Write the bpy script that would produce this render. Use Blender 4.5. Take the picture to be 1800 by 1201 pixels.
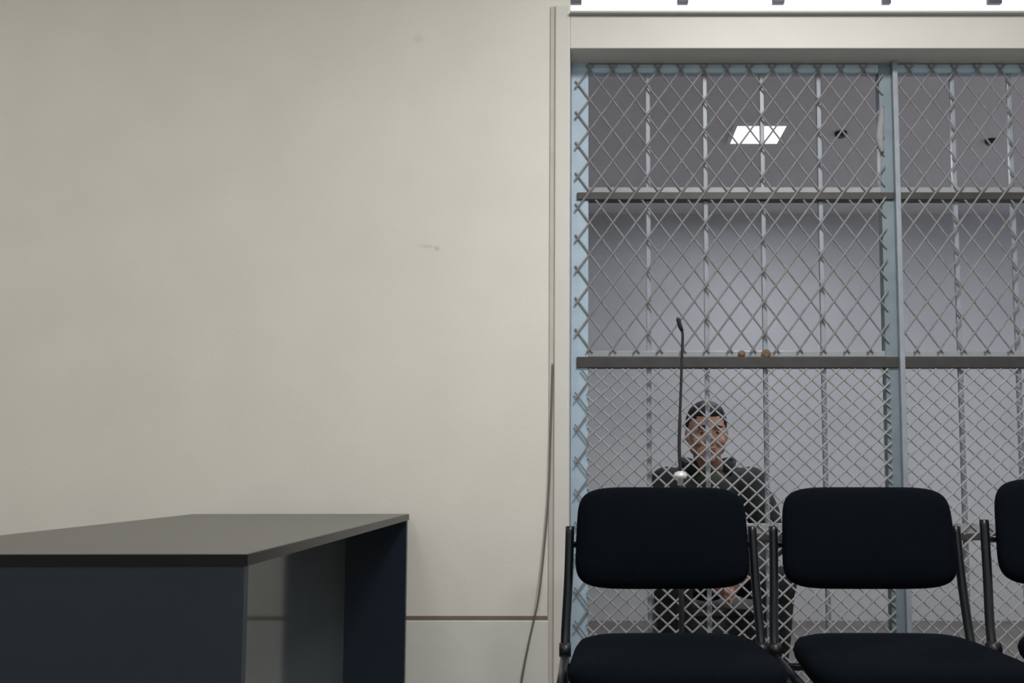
import bpy, bmesh, math, random
from mathutils import Vector, Matrix
random.seed(4)
for o in list(bpy.data.objects): bpy.data.objects.remove(o, do_unlink=True)
S = bpy.context.scene
COL = S.collection
# ------------------------------------------------------------------ camera
F = 1600.0; PX0 = 1045.0; TH = math.radians(4.4); HZ = 829.0
PY0 = HZ - F * math.tan(TH)
H = 0.88
cam_d = bpy.data.cameras.new('camera'); cam = bpy.data.objects.new('camera', cam_d); COL.objects.link(cam)
cam_d.sensor_width = 36; cam_d.lens = F / 1800 * 36
cam_d.shift_x = (900 - PX0) / 1800; cam_d.shift_y = (PY0 - 600.5) / 1800
cam.location = (0, 0, H); cam.rotation_euler = (math.pi / 2 + TH, 0, 0)
cam_d.clip_start = 0.05
S.camera = cam
S.view_settings.view_transform = 'Standard'; S.view_settings.look = 'None'
S.view_settings.gamma = 1; S.view_settings.use_curve_mapping = False
S.view_settings.exposure = 0.06
# ------------------------------------------------------------------ world, lights
w = bpy.data.worlds.new('world'); S.world = w; w.use_nodes = True
w.node_tree.nodes['Background'].inputs[0].default_value = (0.8, 0.86, 1, 1)
w.node_tree.nodes['Background'].inputs[1].default_value = 0.3

def area(name, loc, size, power, color=(1, 1, 1), rot=(0, 0, 0), sy=None, spread=None):
    l = bpy.data.lights.new(name, 'AREA'); l.energy = power; l.color = color; l.size = size
    if sy: l.shape = 'RECTANGLE'; l.size_y = sy
    if spread: l.spread = spread
    o = bpy.data.objects.new(name, l); COL.objects.link(o); o.location = loc; o.rotation_euler = rot
    return o
CEIL = 3.0          # courtroom ceiling
CELLC = 2.45        # holding room ceiling
WARM = (1.0, 0.975, 0.925)
area('ceiling_lamp_light', (0.7, 1.3, CEIL - 0.075), 0.58, 50, WARM)
area('ceiling_lamp_light', (-2.2, 1.3, CEIL - 0.075), 0.58, 8, WARM)
area('ceiling_lamp_light', (-1.1, -1.4, CEIL - 0.075), 0.58, 33, WARM)
area('ceiling_lamp_light', (1.6, -1.4, CEIL - 0.075), 0.58, 40, WARM)
area('cell_lamp_light', (0.86, 4.42, CELLC - 0.05), 0.22, 12, (0.93, 0.96, 1.0))
area('cell_lamp_light', (2.5, 3.7, CELLC - 0.05), 0.22, 20, (0.90, 0.95, 1.0))

def px(x, y, Y):
    u, v = x - PX0, -(y - PY0)
    dy = F * math.cos(TH) - v * math.sin(TH); dz = F * math.sin(TH) + v * math.cos(TH)
    s = Y / dy
    return Vector((u * s, Y, H + dz * s))

def pz(x, y, Z):
    u, v = x - PX0, -(y - PY0)
    dy = F * math.cos(TH) - v * math.sin(TH); dz = F * math.sin(TH) + v * math.cos(TH)
    s = (Z - H) / dz
    return Vector((u * s, dy * s, Z))

# ------------------------------------------------------------------ materials
def mat(name, col, rough=0.6, metal=0.0, noise=0.0, nscale=20, spec=0.5, bump=0.0, bscale=300, emit=None):
    m = bpy.data.materials.new(name); m.use_nodes = True
    nt = m.node_tree; b = nt.nodes['Principled BSDF']
    b.inputs['Base Color'].default_value = (*col, 1); b.inputs['Roughness'].default_value = rough
    b.inputs['Metallic'].default_value = metal; b.inputs['Specular IOR Level'].default_value = spec
    tc = nt.nodes.new('ShaderNodeTexCoord')
    if noise:
        n = nt.nodes.new('ShaderNodeTexNoise'); n.inputs['Scale'].default_value = nscale; n.inputs['Detail'].default_value = 4
        nt.links.new(tc.outputs['Object'], n.inputs['Vector'])
        r = nt.nodes.new('ShaderNodeValToRGB')
        r.color_ramp.elements[0].position = 0.3; r.color_ramp.elements[1].position = 0.7
        r.color_ramp.elements[0].color = (*[c * (1 - noise) for c in col], 1)
        r.color_ramp.elements[1].color = (*[min(1, c * (1 + noise)) for c in col], 1)
        nt.links.new(n.outputs['Fac'], r.inputs['Fac']); nt.links.new(r.outputs['Color'], b.inputs['Base Color'])
    if bump:
        n2 = nt.nodes.new('ShaderNodeTexNoise'); n2.inputs['Scale'].default_value = bscale
        nt.links.new(tc.outputs['Object'], n2.inputs['Vector'])
        bp = nt.nodes.new('ShaderNodeBump'); bp.inputs['Strength'].default_value = bump; bp.inputs['Distance'].default_value = 0.002
        nt.links.new(n2.outputs['Fac'], bp.inputs['Height']); nt.links.new(bp.outputs['Normal'], b.inputs['Normal'])
    if emit:
        b.inputs['Emission Color'].default_value = (*emit[0], 1); b.inputs['Emission Strength'].default_value = emit[1]
    return m

WALLC = (0.675, 0.673, 0.635)
M = dict(
    wall=mat('cream_paint', WALLC, 0.75, noise=0.025, nscale=5, bump=0.15, bscale=120),
    trim=mat('cream_gloss_paint', (0.60, 0.60, 0.58), 0.5, noise=0.02, nscale=8),
    line=mat('brown_joint', (0.17, 0.13, 0.10), 0.7, noise=0.1),
    base=mat('skirting_paint', (0.64, 0.645, 0.62), 0.5, noise=0.02),
    ceil=mat('white_ceiling', (0.78, 0.77, 0.74), 0.8, noise=0.02),
    floor=mat('grey_floor_tile', (0.22, 0.21, 0.20), 0.35, noise=0.15, nscale=3),
    cellwall=mat('cell_wall_paint', (0.51, 0.52, 0.55), 0.8, noise=0.06, nscale=2.5),
    cellceil=mat('cell_ceiling_paint', (0.80, 0.76, 0.80), 0.85, noise=0.05, nscale=2),
    cellfloor=mat('cell_floor', (0.155, 0.145, 0.135), 0.6, noise=0.2, nscale=4),
    blue=mat('pale_blue_metal_paint', (0.38, 0.50, 0.62), 0.45, noise=0.08, nscale=14),
    bluegrey=mat('blue_grey_metal_paint', (0.17, 0.225, 0.27), 0.45, noise=0.12, nscale=14),
    bar=mat('light_grey_bar_paint', (0.27, 0.305, 0.36), 0.4, noise=0.1, nscale=20),
    rail=mat('grey_rail_paint', (0.28, 0.295, 0.33), 0.4, noise=0.06, nscale=20),
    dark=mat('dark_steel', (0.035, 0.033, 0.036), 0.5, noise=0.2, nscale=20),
    wire=mat('galvanised_wire', (0.235, 0.235, 0.25), 0.8, 0.0, spec=0.2, noise=0.15, nscale=40),
    finewire=mat('pale_galvanised_wire', (0.32, 0.325, 0.345), 0.8, 0.0, spec=0.2, noise=0.15, nscale=40),
    rust=mat('rusty_steel', (0.16, 0.10, 0.06), 0.8, noise=0.3, nscale=80),
    navy=mat('navy_laminate', (0.009, 0.0175, 0.030), 0.32, noise=0.05, nscale=6),
    glossnavy=mat('lit_glossy_navy_laminate', (0.075, 0.09, 0.098), 0.09, noise=0.05, nscale=6),  # navy base lightened to paint in light reaching the panel from the right
    top=mat('dark_desktop_laminate', (0.035, 0.034, 0.031), 0.30, noise=0.06, nscale=6, spec=0.8),
    edge=mat('black_edge_band', (0.0025, 0.003, 0.005), 0.3, noise=0.05, spec=0.3),
    fabric=mat('navy_black_fabric', (0.0024, 0.0042, 0.0072), 0.9, noise=0.2, nscale=180, bump=0.5, bscale=500, spec=0.05),
    plastic=mat('black_plastic', (0.004, 0.005, 0.007), 0.45, noise=0.1),
    tube=mat('black_tube', (0.004, 0.007, 0.011), 0.32, noise=0.1, spec=0.4),
    cord=mat('dark_cable', (0.14, 0.125, 0.125), 0.6, noise=0.05),
    mic=mat('black_mic_metal', (0.012, 0.012, 0.016), 0.4, noise=0.1),
    chrome=mat('chrome', (0.85, 0.85, 0.88), 0.3, 0.35, noise=0.02),
    pane=mat('bright_frosted_pane', (0.9, 0.9, 0.9), 0.6, noise=0.01, emit=((0.98, 0.96, 1.0), 1.1)),
    winframe=mat('dark_window_frame', (0.10, 0.09, 0.13), 0.5, noise=0.1),
    lamp=mat('lit_lamp_diffuser', (0.9, 0.9, 0.9), 0.6, noise=0.01, emit=((1, 1, 1), 2.5)),
    lampframe=mat('white_lamp_frame', (0.75, 0.75, 0.75), 0.4, noise=0.02),
    skin=mat('skin', (0.42, 0.24, 0.185), 0.55, noise=0.10, nscale=30),
    hair=mat('black_hair', (0.012, 0.011, 0.012), 0.7, noise=0.3, nscale=120),
    jacket=mat('dark_jacket_cloth', (0.018, 0.021, 0.024), 0.85, noise=0.25, nscale=25),
    trousers=mat('dark_trouser_cloth', (0.014, 0.014, 0.017), 0.9, noise=0.2, nscale=25),
    shirt=mat('grey_green_shirt', (0.06, 0.065, 0.055), 0.9, noise=0.2, nscale=25),
    shoe=mat('black_shoe', (0.012, 0.012, 0.012), 0.5, noise=0.1),
    eye=mat('eye_white', (0.38, 0.34, 0.32), 0.3, noise=0.02),
    iris=mat('dark_iris', (0.02, 0.012, 0.01), 0.2, noise=0.02),
    lip=mat('lip', (0.33, 0.13, 0.11), 0.5, noise=0.05),
    tape=mat('pale_pink_tape', (0.27, 0.27, 0.31), 0.8, noise=0.1),
)
# the marks on the cream wall: a small brown smear and a faint spot, in the paint
def stain(m, spots):
    nt = m.node_tree; b = nt.nodes['Principled BSDF']
    src = b.inputs['Base Color'].links[0].from_socket
    geo = nt.nodes.new('ShaderNodeTexCoord')
    for c, sx, sz, rot, col, amt in spots:
        mp = nt.nodes.new('ShaderNodeMapping'); mp.vector_type = 'TEXTURE'
        mp.inputs['Location'].default_value = c; mp.inputs['Rotation'].default_value = (0, rot, 0)
        mp.inputs['Scale'].default_value = (sx, 1, sz)
        nt.links.new(geo.outputs['Object'], mp.inputs['Vector'])
        ln = nt.nodes.new('ShaderNodeVectorMath'); ln.operation = 'LENGTH'; nt.links.new(mp.outputs[0], ln.inputs[0])
        r = nt.nodes.new('ShaderNodeMapRange'); r.interpolation_type = 'SMOOTHSTEP'
        r.inputs['From Min'].default_value = 1; r.inputs['From Max'].default_value = 0.1
        r.inputs['To Min'].default_value = 0; r.inputs['To Max'].default_value = amt
        nt.links.new(ln.outputs['Value'], r.inputs['Value'])
        mx = nt.nodes.new('ShaderNodeMix'); mx.data_type = 'RGBA'
        nt.links.new(r.outputs[0], mx.inputs[0]); nt.links.new(src, mx.inputs[6]); mx.inputs[7].default_value = (*col, 1)
        src = mx.outputs[2]
    nt.links.new(src, b.inputs['Base Color'])

# ------------------------------------------------------------------ helpers
def box(bm, a, b, bevel=0.0, seg=2):
    a, b = Vector(a), Vector(b)
    r = bmesh.ops.create_cube(bm, size=1)
    vs = r['verts']
    for v in vs: v.co = Vector(((v.co.x + .5) * (b.x - a.x) + a.x, (v.co.y + .5) * (b.y - a.y) + a.y, (v.co.z + .5) * (b.z - a.z) + a.z))
    if bevel:
        es = list({e for v in vs for e in v.link_edges})
        bmesh.ops.bevel(bm, geom=es, offset=bevel, segments=seg, affect='EDGES', profile=0.5)
    return bm

def tube(bm, pts, rad, n=8, flat=1.0, cap=True):
    pts = [Vector(p) for p in pts]
    if not isinstance(rad, (list, tuple)): rad = [rad] * len(pts)
    rings = []; up = None
    for i, p in enumerate(pts):
        t = (pts[min(i + 1, len(pts) - 1)] - pts[max(i - 1, 0)]).normalized()
        if up is None:
            up = Vector((0, 1, 0)) if abs(t.y) < 0.9 else Vector((1, 0, 0))
        side = t.cross(up).normalized(); up = side.cross(t).normalized()
        rings.append([bm.verts.new(p + (side * math.cos(2 * math.pi * k / n) * flat + up * math.sin(2 * math.pi * k / n)) * rad[i]) for k in range(n)])
    for a, b in zip(rings, rings[1:]):
        for k in range(n): bm.faces.new((a[k], a[(k + 1) % n], b[(k + 1) % n], b[k]))
    if cap:
        bm.faces.new(rings[0][::-1]); bm.faces.new(rings[-1])
    return bm

def smoothpath(pts, k=6):
    pts = [Vector(p) for p in pts]; out = []
    for i in range(len(pts) - 1):
        p0 = pts[max(i - 1, 0)]; p1 = pts[i]; p2 = pts[i + 1]; p3 = pts[min(i + 2, len(pts) - 1)]
        for j in range(k):
            t = j / k
            out.append(0.5 * ((2 * p1) + (p2 - p0) * t + (2 * p0 - 5 * p1 + 4 * p2 - p3) * t * t + (-p0 + 3 * p1 - 3 * p2 + p3) * t ** 3))
    return out + [pts[-1]]

def ell(bm, c, r, rot=None, seg=20, rings=14):
    res = bmesh.ops.create_uvsphere(bm, u_segments=seg, v_segments=rings, radius=1)
    Mx = Matrix.Translation(Vector(c)) @ (rot.to_4x4() if rot else Matrix.Identity(4)) @ Matrix.Diagonal((*r, 1))
    bmesh.ops.transform(bm, matrix=Mx, verts=res['verts'])
    return bm

def limb(bm, pts, rads, n=14):
    """closed tapered limb with round ends"""
    tube(bm, pts, rads, n)
    for p, r in zip(pts, rads): ell(bm, p, (r, r, r), seg=14, rings=10)

def obj(name, bm, m, parent=None, smooth=False, fix=True):
    if fix: bmesh.ops.recalc_face_normals(bm, faces=bm.faces)
    me = bpy.data.meshes.new(name); bm.to_mesh(me); bm.free()
    o = bpy.data.objects.new(name, me); COL.objects.link(o); o.data.materials.append(M[m] if isinstance(m, str) else m)
    if parent: o.parent = parent
    if smooth:
        for p in me.polygons: p.use_smooth = True
    return o

def tag(o, label=None, cat=None, group=None, kind=None):
    if label: o['label'] = label
    if cat: o['category'] = cat
    if group: o['group'] = group
    if kind: o['kind'] = kind
    return o

def thing(name, label, cat, loc=(0, 0, 0), rz=0, group=None):
    o = bpy.data.objects.new(name, None); COL.objects.link(o); o.location = loc; o.rotation_euler = (0, 0, rz)
    o.empty_display_size = 0.1
    return tag(o, label, cat, group)

def struct(name, bm, m, label=None, parent=None):
    o = obj(name, bm, m, parent)
    if not parent: tag(o, label, None, None, 'structure'); o['category'] = name.split('_')[0]
    return o

def B(*boxes, bevel=0.0):
    bm = bmesh.new()
    for a, b in boxes: box(bm, a, b, bevel)
    return bm

def remeshed(name, bm, m, voxel, it, parent):
    o = obj(name, bm, m)
    r = o.modifiers.new('r', 'REMESH'); r.mode = 'VOXEL'; r.voxel_size = voxel; r.use_smooth_shade = True
    s = o.modifiers.new('s', 'SMOOTH'); s.iterations = it; s.factor = 0.5
    bpy.context.view_layer.update()
    dg = bpy.context.evaluated_depsgraph_get()
    me = bpy.data.meshes.new_from_object(o.evaluated_get(dg))
    o.modifiers.clear(); old = o.data; o.data = me; bpy.data.meshes.remove(old)
    for p in me.polygons: p.use_smooth = True
    if not me.materials: me.materials.append(M[m])
    o.parent = parent
    return o

# ------------------------------------------------------------------ the setting
WY = 2.86                       # front face of the cream wall
GY = 2.955                      # front of the grille
WT = 0.16                       # wall thickness
xj = px(1001, 600, WY).x        # left edge of the opening
zt = px(1400, 88, WY).z         # top of the opening
zl = px(1400, 30, WY).z         # top of the lintel beam
XL, XR = -3.2, 3.4
YB = -2.6
XO = 2.35                       # right edge of the opening (outside the frame)
CB = 5.46                       # back wall of the holding room
CXL, CXR = -0.75, 3.3
ztw = zl + 0.42
struct('floor', B(((XL, YB, -0.1), (XR, WY, 0))), 'floor', 'grey tiled courtroom floor under the chairs and desk')
struct('ceiling', B(((XL, YB, CEIL), (XR, WY + WT, CEIL + 0.1))), 'ceil', 'white courtroom ceiling above the cream wall')
wb = struct('wall_back', B(((XL, WY, 0), (xj, WY + WT, CEIL)),
                           ((xj, WY, ztw), (XO, WY + WT, CEIL)),
                           ((XO, WY, 0), (XR, WY + WT, ztw))), 'wall', 'cream painted wall left of the barred opening')
stain(M['wall'], [(px(768, 437, WY), 0.014, 0.011, 0.3, (0.40, 0.33, 0.20), 0.5),
                  (px(750, 433, WY), 0.040, 0.010, 0.12, (0.50, 0.43, 0.28), 0.4),
                  (px(735, 68, WY), 0.030, 0.024, 0.0, (0.50, 0.46, 0.34), 0.3),
                  (px(690, 405, WY), 0.045, 0.010, 0.4, (0.55, 0.50, 0.38), 0.15)])
struct('wall_left', B(((XL - 0.1, YB, 0), (XL, WY + WT, CEIL))), 'wall', 'cream side wall left of the desk, outside the picture')
struct('wall_right', B(((XR, YB, 0), (XR + 0.1, WY + WT, CEIL))), 'wall', 'cream side wall on the right, outside the picture')
struct('wall_front', B(((XL, YB - 0.1, 0), (XR, YB, CEIL))), 'wall', 'cream wall opposite the barred opening')
# holding room behind the grille
struct('floor_holding_room', B(((CXL, WY, -0.1), (CXR, CB, 0))), 'cellfloor', 'dark floor of the room behind the grille')
struct('wall_holding_room_back', B(((CXL, CB, 0), (CXR, CB + 0.1, CELLC + 0.1))), 'cellwall', 'plain grey back wall seen through the mesh')
struct('wall_holding_room_left', B(((CXL - 0.1, WY + WT, 0), (CXL, CB + 0.1, CELLC + 0.1))), 'cellwall', 'grey left wall of the room behind the grille')
struct('wall_holding_room_right', B(((CXR, WY + WT, 0), (CXR + 0.1, CB + 0.1, CELLC + 0.1))), 'cellwall', 'grey right wall of the room behind the grille')
struct('ceiling_holding_room', B(((CXL, WY + WT, CELLC), (CXR, CB, CELLC + 0.1))), 'cellceil', 'dark grey ceiling seen through the upper mesh')
# lintel and jamb
PJ = 0.014
struct('trim_1', B(((xj, WY - 0.012, zt), (XO, WY + WT, zl)), bevel=0.003), 'trim', 'cream lintel beam over the barred opening')
zj = px(985, 9, WY - PJ).z
struct('trim_2', B(((px(974, 600, WY - PJ).x, WY - PJ, 0), (px(1001, 600, WY - PJ).x, WY + WT, zj)), bevel=0.004), 'trim', 'narrow cream jamb at the left edge of the barred opening')
struct('trim_3', B(((px(966, 600, WY).x, WY - 0.006, 0), (px(974.5, 600, WY).x, WY + 0.02, zj))), mat('jamb_shade_strip', (0.50, 0.47, 0.445), 0.7, noise=0.05), 'grey brown strip standing in for the shadow line beside the cream jamb')  # darker strip paints in the shadow line along the projecting jamb
zbl = px(840, 1087, WY).z
struct('trim_4', B(((XL, WY - 0.006, zbl - 0.006), (px(962, 1087, WY).x, WY + 0.01, zbl + 0.007))), 'line', 'thin brown joint line along the lower cream wall')
struct('baseboard_back', B(((XL, WY - 0.012, 0), (px(964, 1087, WY).x, WY + 0.01, zbl - 0.006)), bevel=0.002), 'base', 'tall pale skirting panel under the brown line')
struct('trim_5', B(((xj, WY - 0.03, zl), (XO, WY + 0.05, zl + 0.006))), mat('sill_shade_grey', (0.42, 0.42, 0.42), 0.5, noise=0.03), 'thin strip on top of the lintel beam, coloured grey for its shadow gap')  # grey colour stands in for the shadow gap at the ledge
# transom window above the lintel
zb = zl + 0.006
win = struct('window_1', B(((xj, WY + 0.05, zb), (XO, WY + 0.09, zb + 0.012)), ((xj, WY + 0.05, ztw - 0.03), (XO, WY + 0.09, ztw)),
                           ((XO - 0.03, WY + 0.05, zb), (XO, WY + 0.09, ztw))), 'rail', 'bright transom window over the lintel')
obj('pane', B(((xj, WY + 0.075, zb + 0.001), (XO - 0.03, WY + 0.083, ztw - 0.01))), 'pane', win)
zm = px(1368, 8, WY + 0.055).z
hb = B(((xj, WY + 0.045, zm + 0.03), (XO, WY + 0.06, zm + 0.05)))
obj('crossbar', hb, 'winframe', win)
for cx, wd in ((1010, 26), (1200, 20), (1368, 22), (1558, 16), (1748, 26), (1940, 22)):
    p = px(cx, 4, WY + 0.052)
    obj('mullion', B(((p.x - wd / 2 / 555, WY + 0.044, zm), (p.x + wd / 2 / 555, WY + 0.062, ztw - 0.012)), bevel=0.003), 'winframe', win)

# ------------------------------------------------------------------ ceiling lamps
def lamp(name, c, s, label, depth, group=None):
    t = thing(name, label, 'light', (c[0], c[1], c[2]), 0, group)
    bm = bmesh.new(); e = s / 2; f = 0.02
    for a, b in (((-e - f, -e - f), (e + f, -e)), ((-e - f, e), (e + f, e + f)), ((-e - f, -e), (-e, e)), ((e, -e), (e + f, e))):
        box(bm, (a[0], a[1], -depth), (b[0], b[1], 0))
    obj('lamp_frame', bm, 'lampframe', t)
    obj('diffuser', B(((-e, -e, -depth + 0.004), (e, e, -0.002))), 'lamp', t)
    return t
a = pz(1288, 249, CELLC); b = pz(1376, 217, CELLC)
cx = (pz(1278, 249, CELLC).x + pz(1365, 249, CELLC).x + pz(1297, 217, CELLC).x + pz(1388, 217, CELLC).x) / 4
ly = (a.y + b.y) / 2; ls = (a.y - b.y)
wid = pz(1365, 249, CELLC).x - pz(1278, 249, CELLC).x
print('CELL LAMP', cx, ly, ls, wid)
lamp('ceiling_lamp', (cx, ly, CELLC), (ls + wid) / 2 - 0.01, 'square white ceiling lamp glowing behind the upper mesh', 0.012)
for i, (x, y) in enumerate(((0.7, 1.3), (-2.2, 1.3), (-1.1, -1.4), (1.6, -1.4))):
    lamp('ceiling_panel', (x, y, CEIL), 0.6, 'square lit panel on the courtroom ceiling outside the picture', 0.05, 'courtroom ceiling panels')
lamp('ceiling_lamp', (2.5, 3.7, CELLC), 0.24, 'square lamp on the holding room ceiling, out of view on the right', 0.012)
# dark detectors on the dark ceiling
for (dx, dy, r, lb) in ((1478, 233, 0.028, 'small dark round fitting on the ceiling right of the square lamp'),
                        (1741, 246, 0.026, 'small dark ceiling fitting at the far right behind the mesh')):
    p = pz(dx, dy, CELLC)
    bm = bmesh.new(); tube(bm, [(0, 0, 0), (0, 0, -0.012), (0, 0, -0.022)], [r, r, r * 0.7], 20)
    t = obj('ceiling_fitting', bm, 'mic'); t.location = p; tag(t, lb, 'ceiling fitting')

# ------------------------------------------------------------------ grille
g = thing('security_grille', 'grey steel barred grille with diamond wire mesh filling the opening', 'grille', (0.6, GY, 0))
def gobj(name, bm, m, smooth=False):
    bmesh.ops.translate(bm, verts=bm.verts, vec=(-0.6, -GY, 0)); return obj(name, bm, m, g, smooth)
def gx(x, y=600): return px(x, y, GY).x
def gz(y): return px(1300, y, GY).z
zr = [gz(113), gz(329), gz(617), gz(921)]
ze = [gz(128), gz(339), gz(627.5), gz(939)]
xl0, xl1 = gx(1003), gx(1034)
xp0, xp1 = gx(1556), gx(1579)
xr1 = XO - 0.002; xr0 = xr1 - 0.05
ztop = px(1300, 109, GY).z - 0.001
o = gobj('post', B(((xl0, GY, 0), (xl1, GY + 0.04, ztop)), bevel=0.003), 'blue'); o['label'] = 'pale blue end post'
gobj('post', B(((xp0, GY, 0), (xp1, GY + 0.04, ztop)), bevel=0.003), 'bluegrey')
gobj('post', B(((xr0, GY, 0), (xr1, GY + 0.04, ztop)), bevel=0.003), 'blue')
gobj('cover_strip', B(((gx(1578), GY - 0.02, 0), (gx(1587), GY - 0.001, zt - 0.001)), bevel=0.002), 'bar')
for i in range(4):
    for (x0, x1) in ((xl1, xp0), (xp1, xr0)):
        gobj('rail', B(((x0, GY, ze[i]), (x1, GY + 0.03, zr[i])), bevel=0.002), ('blue', 'rail', 'rail', 'rail')[i])
    if i:
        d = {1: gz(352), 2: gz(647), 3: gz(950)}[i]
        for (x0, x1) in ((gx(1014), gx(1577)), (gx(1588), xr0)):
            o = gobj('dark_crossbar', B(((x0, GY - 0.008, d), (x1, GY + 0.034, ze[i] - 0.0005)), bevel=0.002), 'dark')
for (x0, x1) in ((xl1, xp0), (xp1, xr0)):
    gobj('rail', B(((x0, GY, 0.02), (x1, GY + 0.03, 0.06)), bevel=0.002), 'rail')
sp = (gx(1449) - gx(1141)) / 3
xb = [gx(1141) + sp * k for k in range(4)] + [gx(1690) + sp * k for k in range(5)]
segs = [(gz(329), gz(128)), (gz(617), gz(352)), (gz(921), gz(647)), (0.06, gz(950))]
for x in xb:
    if x > xr0 - 0.03: continue
    for (a, b) in segs:
        gobj('vertical_bar', B(((x - 0.0075, GY + 0.010, a - 0.001), (x + 0.0075, GY + 0.024, b + 0.001)), bevel=0.002), 'bar')
# woven diamond mesh
def diamond(x0, x1, z0, z1, w, h, r, y, ox=0.0, oz=0.0):
    bm = bmesh.new(); sl = h / w
    for s, yy in ((1, y), (-1, y + r * 1.3)):
        k0 = int(((z0 - oz) - max(s * sl * (x0 - ox), s * sl * (x1 - ox))) / h) - 2
        k1 = int(((z1 - oz) - min(s * sl * (x0 - ox), s * sl * (x1 - ox))) / h) + 2
        for k in range(k0, k1 + 1):
            c = oz + k * h
            # z = c + s*sl*(x-ox)
            xa, xb_ = x0, x1
            f = lambda x: c + s * sl * (x - ox)
            inv = lambda z: ox + (z - c) / (s * sl)
            lo, hi = sorted((inv(z0), inv(z1)))
            a = max(xa, lo); b = min(xb_, hi)
            if b - a < 0.004: continue
            n = max(1, int((b - a) / (w / 2)))
            tube(bm, [(a, yy, f(a)), (b, yy, f(b))], r, 6)
    return bm
W1, H1 = 41.3 / 541, 56.5 / 541
for i, (x0, x1) in enumerate(((gx(1011), gx(1562)), (gx(1588), xr0 + 0.02))):
    o = gobj('wire_mesh', diamond(x0, x1, zr[2] - 0.006, zr[0] - 0.004, W1, H1, 0.0034, GY - 0.008, gx(1057), gz(150)), 'wire')
    o = gobj('wire_mesh', diamond(x0 if i else gx(1033), x1, 0.03, gz(649), W1 * 0.69, H1 * 0.47, 0.0032, GY - 0.008, gx(1057), gz(668)), 'finewire')
    o['label'] = 'finer wire mesh of the lower field'
gobj('edge_mesh', diamond(gx(1011), gx(1034), 0.03, gz(649), W1, H1, 0.0028, GY - 0.014, gx(1057), gz(150)), 'wire')
# rusty weld lumps on the third rail and a scrap of tape on the post
for x, s in ((1304, 1.0), (1347, 1.3)):
    bm = bmesh.new(); p = px(x, 622, GY - 0.006); ell(bm, p, (0.012 * s, 0.006, 0.011 * s))
    gobj('rusty_tie', bm, 'rust', True)
bm = bmesh.new(); p = px(1549, 228, GY - 0.012)
tube(bm, smoothpath([p + Vector((0.004, 0.004, 0.075)), p + Vector((0.0, 0.002, 0.03)), p + Vector((-0.006, 0.002, -0.02)), p + Vector((-0.004, 0.002, -0.05)), p + Vector((0.003, 0.004, -0.075))]), [0.007 + 0.006 * math.sin(k / 24 * math.pi) for k in range(25)], 12)
gobj('tape_wrap', bm, 'tape', True)

# ------------------------------------------------------------------ desk
DZ = 0.75
A = pz(435, 974, DZ); Bc = pz(718, 903.5, DZ); Cc = pz(330, 905, DZ)
print('DESK', A, Bc, Cc)
Bc.y = min(Bc.y, WY - 0.02); Bc.x = px(719, 903.5, Bc.y).x
dv = (Bc - A); L = dv.length; dr = dv.normalized(); ang = math.atan2(-dr.x, dr.y)
Wd = 0.70
wcalc = (Bc - Cc).length; Wd = max(0.6, min(0.8, wcalc)); print('desk L W', L, wcalc, math.degrees(ang))
dk = thing('desk', 'dark desk with black-edged top and navy panels against the cream wall', 'desk', (A.x, A.y, 0), ang)
tt = 0.019
obj('desktop', B(((-Wd, 0.0015, DZ - tt), (-0.0015, L, DZ)), bevel=0.0012), 'top', dk)
eb = B(((-Wd, -0.001, DZ - tt), (0, 0.0015, DZ - 0.001)), ((-0.0015, 0, DZ - tt), (0.0005, L, DZ - 0.001)))
obj('edge_band', eb, 'edge', dk)
obj('end_panel', B(((-Wd + 0.01, 0.004, 0), (-0.006, 0.024, DZ - tt)), bevel=0.001), 'navy', dk)
obj('end_panel', B(((-Wd + 0.01, L - 0.022, 0), (-0.003, L - 0.002, DZ - tt)), bevel=0.001), 'navy', dk)
obj('modesty_panel', B(((-0.205, 0.024, 0.12), (-0.187, L - 0.022, DZ - tt))), 'glossnavy', dk)

# ------------------------------------------------------------------ chairs
def cushion(w0, w1, h, t, r, bulge, n=36, curve=0.0):
    """rounded rectangle pad: width w0 at bottom, w1 at top, height h, centred; thickness t along y"""
    bm = bmesh.new()
    def outline(s):
        pts = []
        for k in range(n * 4):
            a = 2 * math.pi * k / (n * 4)
            ca, sa = math.cos(a), math.sin(a)
            e = 0.36
            x = math.copysign(abs(ca) ** e, ca); z = math.copysign(abs(sa) ** e, sa)
            ww = (w0 + (w1 - w0) * (z + 1) / 2) / 2
            pts.append((x * (ww - (1 - s) * r), z * (h / 2 - (1 - s) * r)))
        return pts
    prof = [(0.0, t / 2 + bulge), (0.55, t / 2 + bulge * 0.75), (0.85, t / 2 + bulge * 0.2), (0.96, t / 2 * 0.72), (1.0, 0)]
    rings = []
    def ring(f, y):
        o = outline(1.0)
        return [bm.verts.new((x * f, y + curve * (x * f) ** 2, z * f)) for x, z in o]
    seq = [(0.3, -(t / 2 + bulge)), (0.6, -(t / 2 + bulge * 0.8)), (0.85, -(t / 2 + bulge * .35)), (0.95, -(t / 2 * 0.85)), (0.985, -(t / 2 * .45)), (1.0, 0),
           (0.985, t / 2 * .5), (0.95, t / 2 * .9), (0.7, t / 2), (0.3, t / 2)]
    rings = [ring(f, y) for f, y in seq]
    N = n * 4
    for a, b in zip(rings, rings[1:]):
        for k in range(N): bm.faces.new((a[k], a[(k + 1) % N], b[(k + 1) % N], b[k]))
    bm.faces.new(rings[0]); bm.faces.new(rings[-1][::-1])
    return bm

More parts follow.
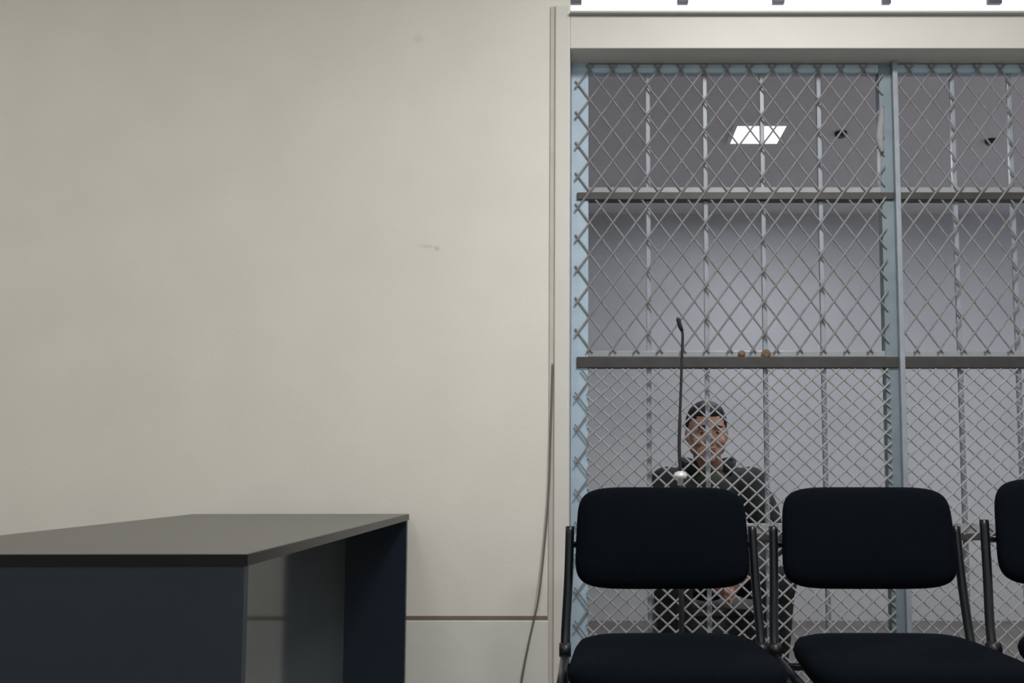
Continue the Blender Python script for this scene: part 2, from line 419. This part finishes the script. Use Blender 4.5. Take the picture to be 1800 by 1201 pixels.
def make_chair(label):
    t = thing('visitor_chair', label, 'chair', group='black padded chairs in the row')
    # backrest: centre (0, .2, .716)
    o = obj('backrest', cushion(0.436, 0.415, 0.252, 0.045, 0.08, 0.012, curve=-0.18), 'fabric', t, True)
    o.location = (0, 0.200, 0.716); o.rotation_euler = (math.radians(-9), 0, 0)
    sh = obj('back_shell', cushion(0.40, 0.385, 0.225, 0.02, 0.08, 0.002, curve=-0.18), 'plastic', t, True)
    sh.location = (0, 0.226, 0.714); sh.rotation_euler = (math.radians(-9), 0, 0)
    # seat: rounded pad lying flat
    sb = cushion(0.42, 0.465, 0.43, 0.055, 0.06, 0.010)
    for v in sb.verts: v.co = Vector((v.co.x, -v.co.z, -v.co.y))
    s = obj('seat', sb, 'fabric', t, True); s.location = (0, -0.045, 0.462)
    pan = cushion(0.39, 0.43, 0.40, 0.02, 0.06, 0.002)
    for v in pan.verts: v.co = Vector((v.co.x, -v.co.z, -v.co.y))
    s = obj('seat_pan', pan, 'plastic', t, True); s.location = (0, -0.045, 0.428)
    for sx in (-1, 1):
        bm = bmesh.new()
        tube(bm, smoothpath([(sx * 0.229, 0.222, 0.742), (sx * 0.232, 0.205, 0.62), (sx * 0.238, 0.185, 0.50), (sx * 0.240, 0.165, 0.435)]), 0.0112, 10, 1.0)
        obj('back_upright', bm, 'tube', t, True)
        bm = bmesh.new()
        tube(bm, smoothpath([(sx * 0.232, 0.214, 0.70), (sx * 0.20, 0.235, 0.695), (sx * 0.13, 0.245, 0.70)]), 0.008, 8)
        obj('back_bracket', bm, 'tube', t, True)
        bm = bmesh.new()
        tube(bm, smoothpath([(sx * 0.240, 0.165, 0.445), (sx * 0.241, 0.20, 0.25), (sx * 0.239, 0.245, 0.015)]), 0.0105, 10)
        lg = obj('leg', bm, 'tube', t, True)
        obj('foot_cap', tube(bmesh.new(), [(sx * 0.239, 0.245, 0.022), (sx * 0.239, 0.247, 0.0)], 0.0115, 10), 'plastic', lg)
        bm = bmesh.new()
        tube(bm, smoothpath([(sx * 0.240, -0.205, 0.425), (sx * 0.241, -0.225, 0.22), (sx * 0.239, -0.245, 0.015)]), 0.0105, 10)
        lg = obj('leg', bm, 'tube', t, True)
        obj('foot_cap', tube(bmesh.new(), [(sx * 0.239, -0.245, 0.022), (sx * 0.239, -0.247, 0.0)], 0.0115, 10), 'plastic', lg)
        bm = bmesh.new(); tube(bm, [(sx * 0.240, 0.175, 0.432), (sx * 0.240, -0.215, 0.428)], 0.0105, 10)
        obj('side_rail', bm, 'tube', t, True)
        bm = bmesh.new(); tube(bm, [(sx * 0.225, 0.165, 0.448), (sx * 0.253, 0.165, 0.448)], 0.017, 14)
        obj('joint_knob', bm, 'plastic', t, True)
    for yy in (0.12, -0.16): obj('seat_support', tube(bmesh.new(), [(-0.238, yy, 0.416), (0.238, yy, 0.416)], 0.009, 8), 'tube', t, True)
    return t
def copy_tree(o, parent=None):
    c = o.copy(); COL.objects.link(c); c.parent = parent
    for ch in list(o.children): copy_tree(ch, c)
    return c
CD = 2.286
ch1 = make_chair('black padded chair in front of the seated person, nearest the cream wall')
p = px(1164, 900, CD); ch1.location = (p.x, CD - 0.2, 0); ch1.rotation_euler = (0, 0, math.radians(0.4))
ch2 = copy_tree(ch1); ch2['label'] = 'middle black padded chair, in front of the blue grey post'
p = px(1522, 900, CD); ch2.location = (p.x, CD - 0.2, -0.004 + 0.004); ch2.rotation_euler = (0, 0, math.radians(-0.5))
ch3 = copy_tree(ch1); ch3['label'] = 'black padded chair cut off by the right edge of the picture'
p = px(1900, 900, CD - 0.06); ch3.location = (p.x, CD - 0.06 - 0.2, 0); ch3.rotation_euler = (0, 0, math.radians(-1)); ch3.scale = (1, 1, 1.026)

# ------------------------------------------------------------------ microphone on its stand
MY = 2.72
p0 = px(1196, 836, MY)
ms = thing('microphone_stand', 'thin black gooseneck microphone stand with a chrome clutch behind the first chair', 'microphone stand', (p0.x, MY, 0))
def mo(name, bm, m, sm=True, par=None):
    bmesh.ops.translate(bm, verts=bm.verts, vec=(-p0.x, -MY, 0)); return obj(name, bm, m, par or ms, sm)
bm = bmesh.new(); tube(bm, [(p0.x, MY, 0), (p0.x, MY, 0.008), (p0.x, MY, 0.02), (p0.x, MY, 0.03)], [0.12, 0.12, 0.10, 0.02], 32); mo('base', bm, 'mic')
bm = bmesh.new(); tube(bm, [(p0.x, MY, 0.02), (p0.x, MY, p0.z - 0.012)], 0.008, 14); mo('pole', bm, 'mic')
zc = p0.z
bm = bmesh.new(); tube(bm, [(p0.x, MY, zc - 0.03), (p0.x, MY, zc - 0.011), (p0.x, MY, zc - 0.009), (p0.x, MY, zc + 0.002), (p0.x, MY, zc + 0.009), (p0.x, MY, zc + 0.013)], [0.009, 0.009, 0.019, 0.021, 0.016, 0.006], 24); mo('clutch', bm, 'chrome')
pp = [px(1196, 828, MY), px(1194, 790, MY), px(1195, 740, MY), px(1197, 680, MY), px(1199, 620, MY), px(1200, 590, MY), px(1198, 578, MY)]
bm = bmesh.new(); tube(bm, smoothpath(pp), [0.0052] * 13 + [0.0042] * 24, 10); mo('gooseneck', bm, 'mic')
bm = bmesh.new(); tube(bm, [px(1199, 582, MY), px(1196, 575, MY), px(1192, 561, MY - 0.01), px(1191, 558, MY - 0.011)], [0.005, 0.0068, 0.0068, 0.003], 14); mo('microphone_head', bm, 'mic')

# ------------------------------------------------------------------ loose cable beside the jamb
cp = [px(971.5, 640, WY - 0.009), px(970, 700, WY - 0.010), px(967.5, 780, WY - 0.011), px(965, 860, WY - 0.012), px(958, 950, WY - 0.014), px(947, 1050, WY - 0.02),
      px(933, 1115, WY - 0.022), px(919, 1185, WY - 0.024), px(912, 1240, WY - 0.03)]
e = cp[-1].copy(); e.z = 0.03; e.x -= 0.02; cp.append(e); e2 = e.copy(); e2.z = 0.0035; e2.x -= 0.05; e2.y -= 0.03; cp.append(e2); e3 = e2.copy(); e3.x -= 0.25; e3.y -= 0.05; cp.append(e3)
bm = bmesh.new(); path = smoothpath(cp, 6); tube(bm, path, 0.0029, 8)
tag(obj('power_cable', bm, 'cord', None, True), 'thin dark cable hanging down the wall beside the jamb', 'cable')

# ------------------------------------------------------------------ person
PYC = 3.62
pc = px(1246, 765, PYC)
pe = thing('person', 'seated person in dark jacket with hands together behind the mesh', 'person', (pc.x, PYC, 0))
cxp = 0.0
hd = px(1241, 765, 3.55); hx = hd.x - pc.x; hz = hd.z; hy = -0.10
sc = 0.97
HB = bmesh.new()
tilt = Matrix.Rotation(math.radians(4), 3, 'X')
hc = Vector((hx, hy, hz))
def hp(x, y, z): return hc + tilt @ Vector((x, y, z)) * sc
def he(bm, c, r, rot=None): ell(bm, hp(*c), [q * sc for q in r], (tilt @ rot) if rot else tilt, 20, 14)
he(HB, (0, 0.018, 0.035), (0.076, 0.094, 0.090))     # skull
he(HB, (0, -0.028, 0.000), (0.069, 0.064, 0.085))    # face
he(HB, (0, -0.040, -0.062), (0.052, 0.050, 0.040))   # jaw
he(HB, (0, -0.072, -0.092), (0.024, 0.018, 0.017))   # chin
he(HB, (0, -0.088, 0.034), (0.052, 0.012, 0.010))    # brow
tube(HB, [hp(0, -0.090, 0.025), hp(0, -0.104, -0.004), hp(0, -0.112, -0.018)], [0.008, 0.011, 0.013], 10)
he(HB, (0, -0.100, -0.022), (0.019, 0.014, 0.009))
for s in (-1, 1):
    he(HB, (s * 0.042, -0.070, -0.022), (0.022, 0.020, 0.020))
    he(HB, (s * 0.077, 0.014, 0.0), (0.010, 0.019, 0.030))
    he(HB, (s * 0.050, -0.002, -0.040), (0.024, 0.040, 0.040))
he(HB, (0, -0.086, -0.052), (0.026, 0.012, 0.013))
chest = Vector((0.005, 0.02, 0.72)); nb = Vector((0.0, 0.005, 0.885))
limb(HB, [hp(0, 0.025, -0.06), nb, Vector((0, 0.02, 0.84))], [0.054, 0.056, 0.066])
hip = Vector((0.0, 0.12, 0.49))
# torso core, limbs under the clothes (kept thinner than the clothing)
limb(HB, [Vector((0, 0.03, 0.83)), chest, Vector((0, 0.09, 0.58)), hip], [0.08, 0.10, 0.10, 0.11])
SH = {}
for s in (-1, 1):
    sh = Vector((s * 0.165, 0.02, 0.825)); el = Vector((s * 0.235, -0.05, 0.60)); wr = Vector((s * 0.055 + 0.015, -0.30, 0.495))
    kn = Vector((s * 0.185 + 0.01, -0.33, 0.475)); an = Vector((s * 0.17 + 0.01, -0.27, 0.09)); hj = Vector((s * 0.09, 0.10, 0.49))
    SH[s] = (sh, el, wr, kn, an, hj)
    limb(HB, [Vector((s * 0.05, 0.03, 0.84)), sh, el, wr], [0.05, 0.045, 0.034, 0.025])
    limb(HB, [hj, kn, an], [0.07, 0.05, 0.035])
    limb(HB, [an, an + Vector((0, -0.05, -0.045)), an + Vector((0, -0.13, -0.062))], [0.034, 0.028, 0.022])
# hands: palms and five fingers, laid over each other between the thighs
for s in (-1, 1):
    wr = SH[s][2]
    d = Vector((-s * 0.62, -0.55, -0.45)).normalized()      # pointing direction of the hand
    sid = Vector((0.0, -0.35, 0.9)).normalized(); sid = (sid - d * sid.dot(d)).normalized()
    nrm = d.cross(sid)
    off = Vector((0, -0.014 if s > 0 else 0.012, 0.008 if s > 0 else 0))
    w0 = wr + off * 0.5
    for k in range(4):
        q = (k - 1.5) * 0.019
        base = w0 + d * 0.075 + sid * q + off
        limb(HB, [w0 + d * 0.01 + sid * q * 0.6, w0 + d * 0.045 + sid * q + off * .6, base], [0.016, 0.0145, 0.0115], 10)
        ln = (0.072, 0.080, 0.074, 0.058)[3 - k]
        curl = nrm * (-s)
        m1 = base + d * ln * 0.5 + curl * 0.008; m2 = m1 + (d * 0.7 + curl * 0.7).normalized() * ln * 0.3; m3 = m2 + (d * 0.2 + curl * 0.95).normalized() * ln * 0.25
        limb(HB, [base, m1, m2, m3], [0.0095, 0.0085, 0.0078, 0.0068], 8)
    tb = w0 + d * 0.022 + sid * 0.024
    limb(HB, [tb, tb + d * 0.028 + sid * 0.022, tb + d * 0.058 + sid * 0.026], [0.014, 0.011, 0.0088], 8)
body = remeshed('body', HB, 'skin', 0.0045, 2, pe)
body['label'] = 'bare head and hands'
for s in (-1, 1):
    bm = bmesh.new(); he(bm, (s * 0.030, -0.0825, 0.012), (0.011, 0.009, 0.0048)); e_ = obj('eye', bm, 'eye', pe, True)
    bm = bmesh.new(); he(bm, (s * 0.030, -0.0895, 0.012), (0.0055, 0.003, 0.0045)); obj('iris', bm, 'iris', e_, True)
    bm = bmesh.new(); tube(bm, [hp(s * 0.013, -0.1005, 0.036), hp(s * 0.030, -0.099, 0.037), hp(s * 0.050, -0.088, 0.033)], [0.004, 0.0045, 0.003], 8); obj('eyebrow', bm, 'hair', pe, True)
bm = bmesh.new(); he(bm, (0, -0.0975, -0.050), (0.023, 0.005, 0.0045)); he(bm, (0, -0.096, -0.0575), (0.019, 0.006, 0.005)); obj('mouth', bm, 'lip', pe, True)
# hair: cap over the skull, cut back from the face
bm = bmesh.new(); he(bm, (0, 0.028, 0.046), (0.084, 0.098, 0.092))
for v in bm.verts:
    l = (tilt.inverted() @ (v.co - hc)) / sc
    n = math.sin(l.x * 160) * math.cos(l.z * 140 + l.y * 90) * 0.0022
    l += l.normalized() * n
    fr = 0.070 - max(0, abs(l.x) - 0.04) * 0.9
    if l.y < 0.0 and l.z < fr: l.y = max(l.y, 0.0) + 0.004; l.x *= 0.97
    if l.z < -0.045: l.z = -0.045 + (l.z + 0.045) * 0.2
    v.co = hc + tilt @ l * sc
obj('hair', bm, 'hair', pe, True)
bm = bmesh.new(); he(bm, (0, -0.010, 0.094), (0.064, 0.070, 0.036)); obj('fringe', bm, 'hair', pe, True)
# clothes
T = bmesh.new()
limb(T, [Vector((0, 0.035, 0.79)), Vector((0, 0.045, 0.70)), Vector((0, 0.085, 0.60)), Vector((0, 0.12, 0.50))], [0.125, 0.14, 0.14, 0.145], 24)
for s in (-1, 1):
    sh, el, wr, kn, an, hj = SH[s]
    limb(T, [Vector((s * 0.06, 0.03, 0.825)), sh + Vector((0, 0, 0.0)), (sh + el) / 2 + Vector((s * 0.008, 0, 0)), el, (el + wr) / 2, wr * 0.9 + el * 0.1],
         [0.080, 0.076, 0.068, 0.057, 0.047, 0.037], 18)
jk = remeshed('jacket', T, 'jacket', 0.008, 5, pe)
bm = bmesh.new()       # standing collar, open at the front
N = 40; rr = []
for j, (dz, k, f) in enumerate(((0.875, 1.10, 0), (0.905, 1.16, 0), (0.925, 1.22, 0), (0.925, 1.05, 0), (0.885, 0.98, 0))):
    ring = []
    for i in range(N):
        a = math.radians(-60) + math.radians(300) * i / (N - 1)
        wv = 1 + 0.04 * math.sin(a * 5)
        ring.append(bm.verts.new((math.cos(a) * 0.092 * k * wv, 0.012 + math.sin(a) * 0.078 * k * wv, dz + 0.012 * math.sin(a * 3))))
    rr.append(ring)
rr.append(rr[0])
for a_, b_ in zip(rr, rr[1:]):
    for i in range(N - 1): bm.faces.new((a_[i], a_[i + 1], b_[i + 1], b_[i]))
bm.faces.new([r[0] for r in rr[:-1]]); bm.faces.new([r[-1] for r in rr[:-1]][::-1])
obj('collar', bm, 'jacket', jk, True)
bm = bmesh.new(); ell(bm, (0, -0.035, 0.845), (0.062, 0.055, 0.05)); obj('shirt', bm, 'shirt', pe, True)
T = bmesh.new()
for s in (-1, 1):
    sh, el, wr, kn, an, hj = SH[s]
    limb(T, [hj, (hj + kn) / 2, kn, (kn + an) / 2, an + Vector((0, 0, 0.02))], [0.098, 0.088, 0.072, 0.062, 0.052], 20)
limb(T, [Vector((-0.08, 0.11, 0.50)), Vector((0.08, 0.11, 0.50))], [0.10, 0.10])
remeshed('trousers', T, 'trousers', 0.008, 4, pe)
for s in (-1, 1):
    an = SH[s][4]
    bm = bmesh.new()
    limb(bm, [Vector((an.x, an.y + 0.02, 0.045)), Vector((an.x, an.y - 0.07, 0.042)), Vector((an.x, an.y - 0.16, 0.036))], [0.045, 0.046, 0.036], 16)
    for v in bm.verts: v.co.z = max(v.co.z, 0.001)
    obj('shoe', bm, 'shoe', pe, True)
# stool the person sits on
st = thing('block_seat', 'dark boxy seat mostly hidden beneath the seated person', 'seat', (pc.x, PYC + 0.13, 0))
obj('seat_top', B(((-0.21, -0.16, 0.315), (0.21, 0.18, 0.345)), bevel=0.006), 'dark', st)
for sx in (-1, 1):
    obj('side_panel', B(((sx * 0.20 - 0.009, -0.15, 0), (sx * 0.20 + 0.009, 0.17, 0.315)), bevel=0.003), 'dark', st)
obj('front_panel', B(((-0.19, -0.145, 0.01), (0.19, -0.127, 0.314)), bevel=0.003), 'dark', st)
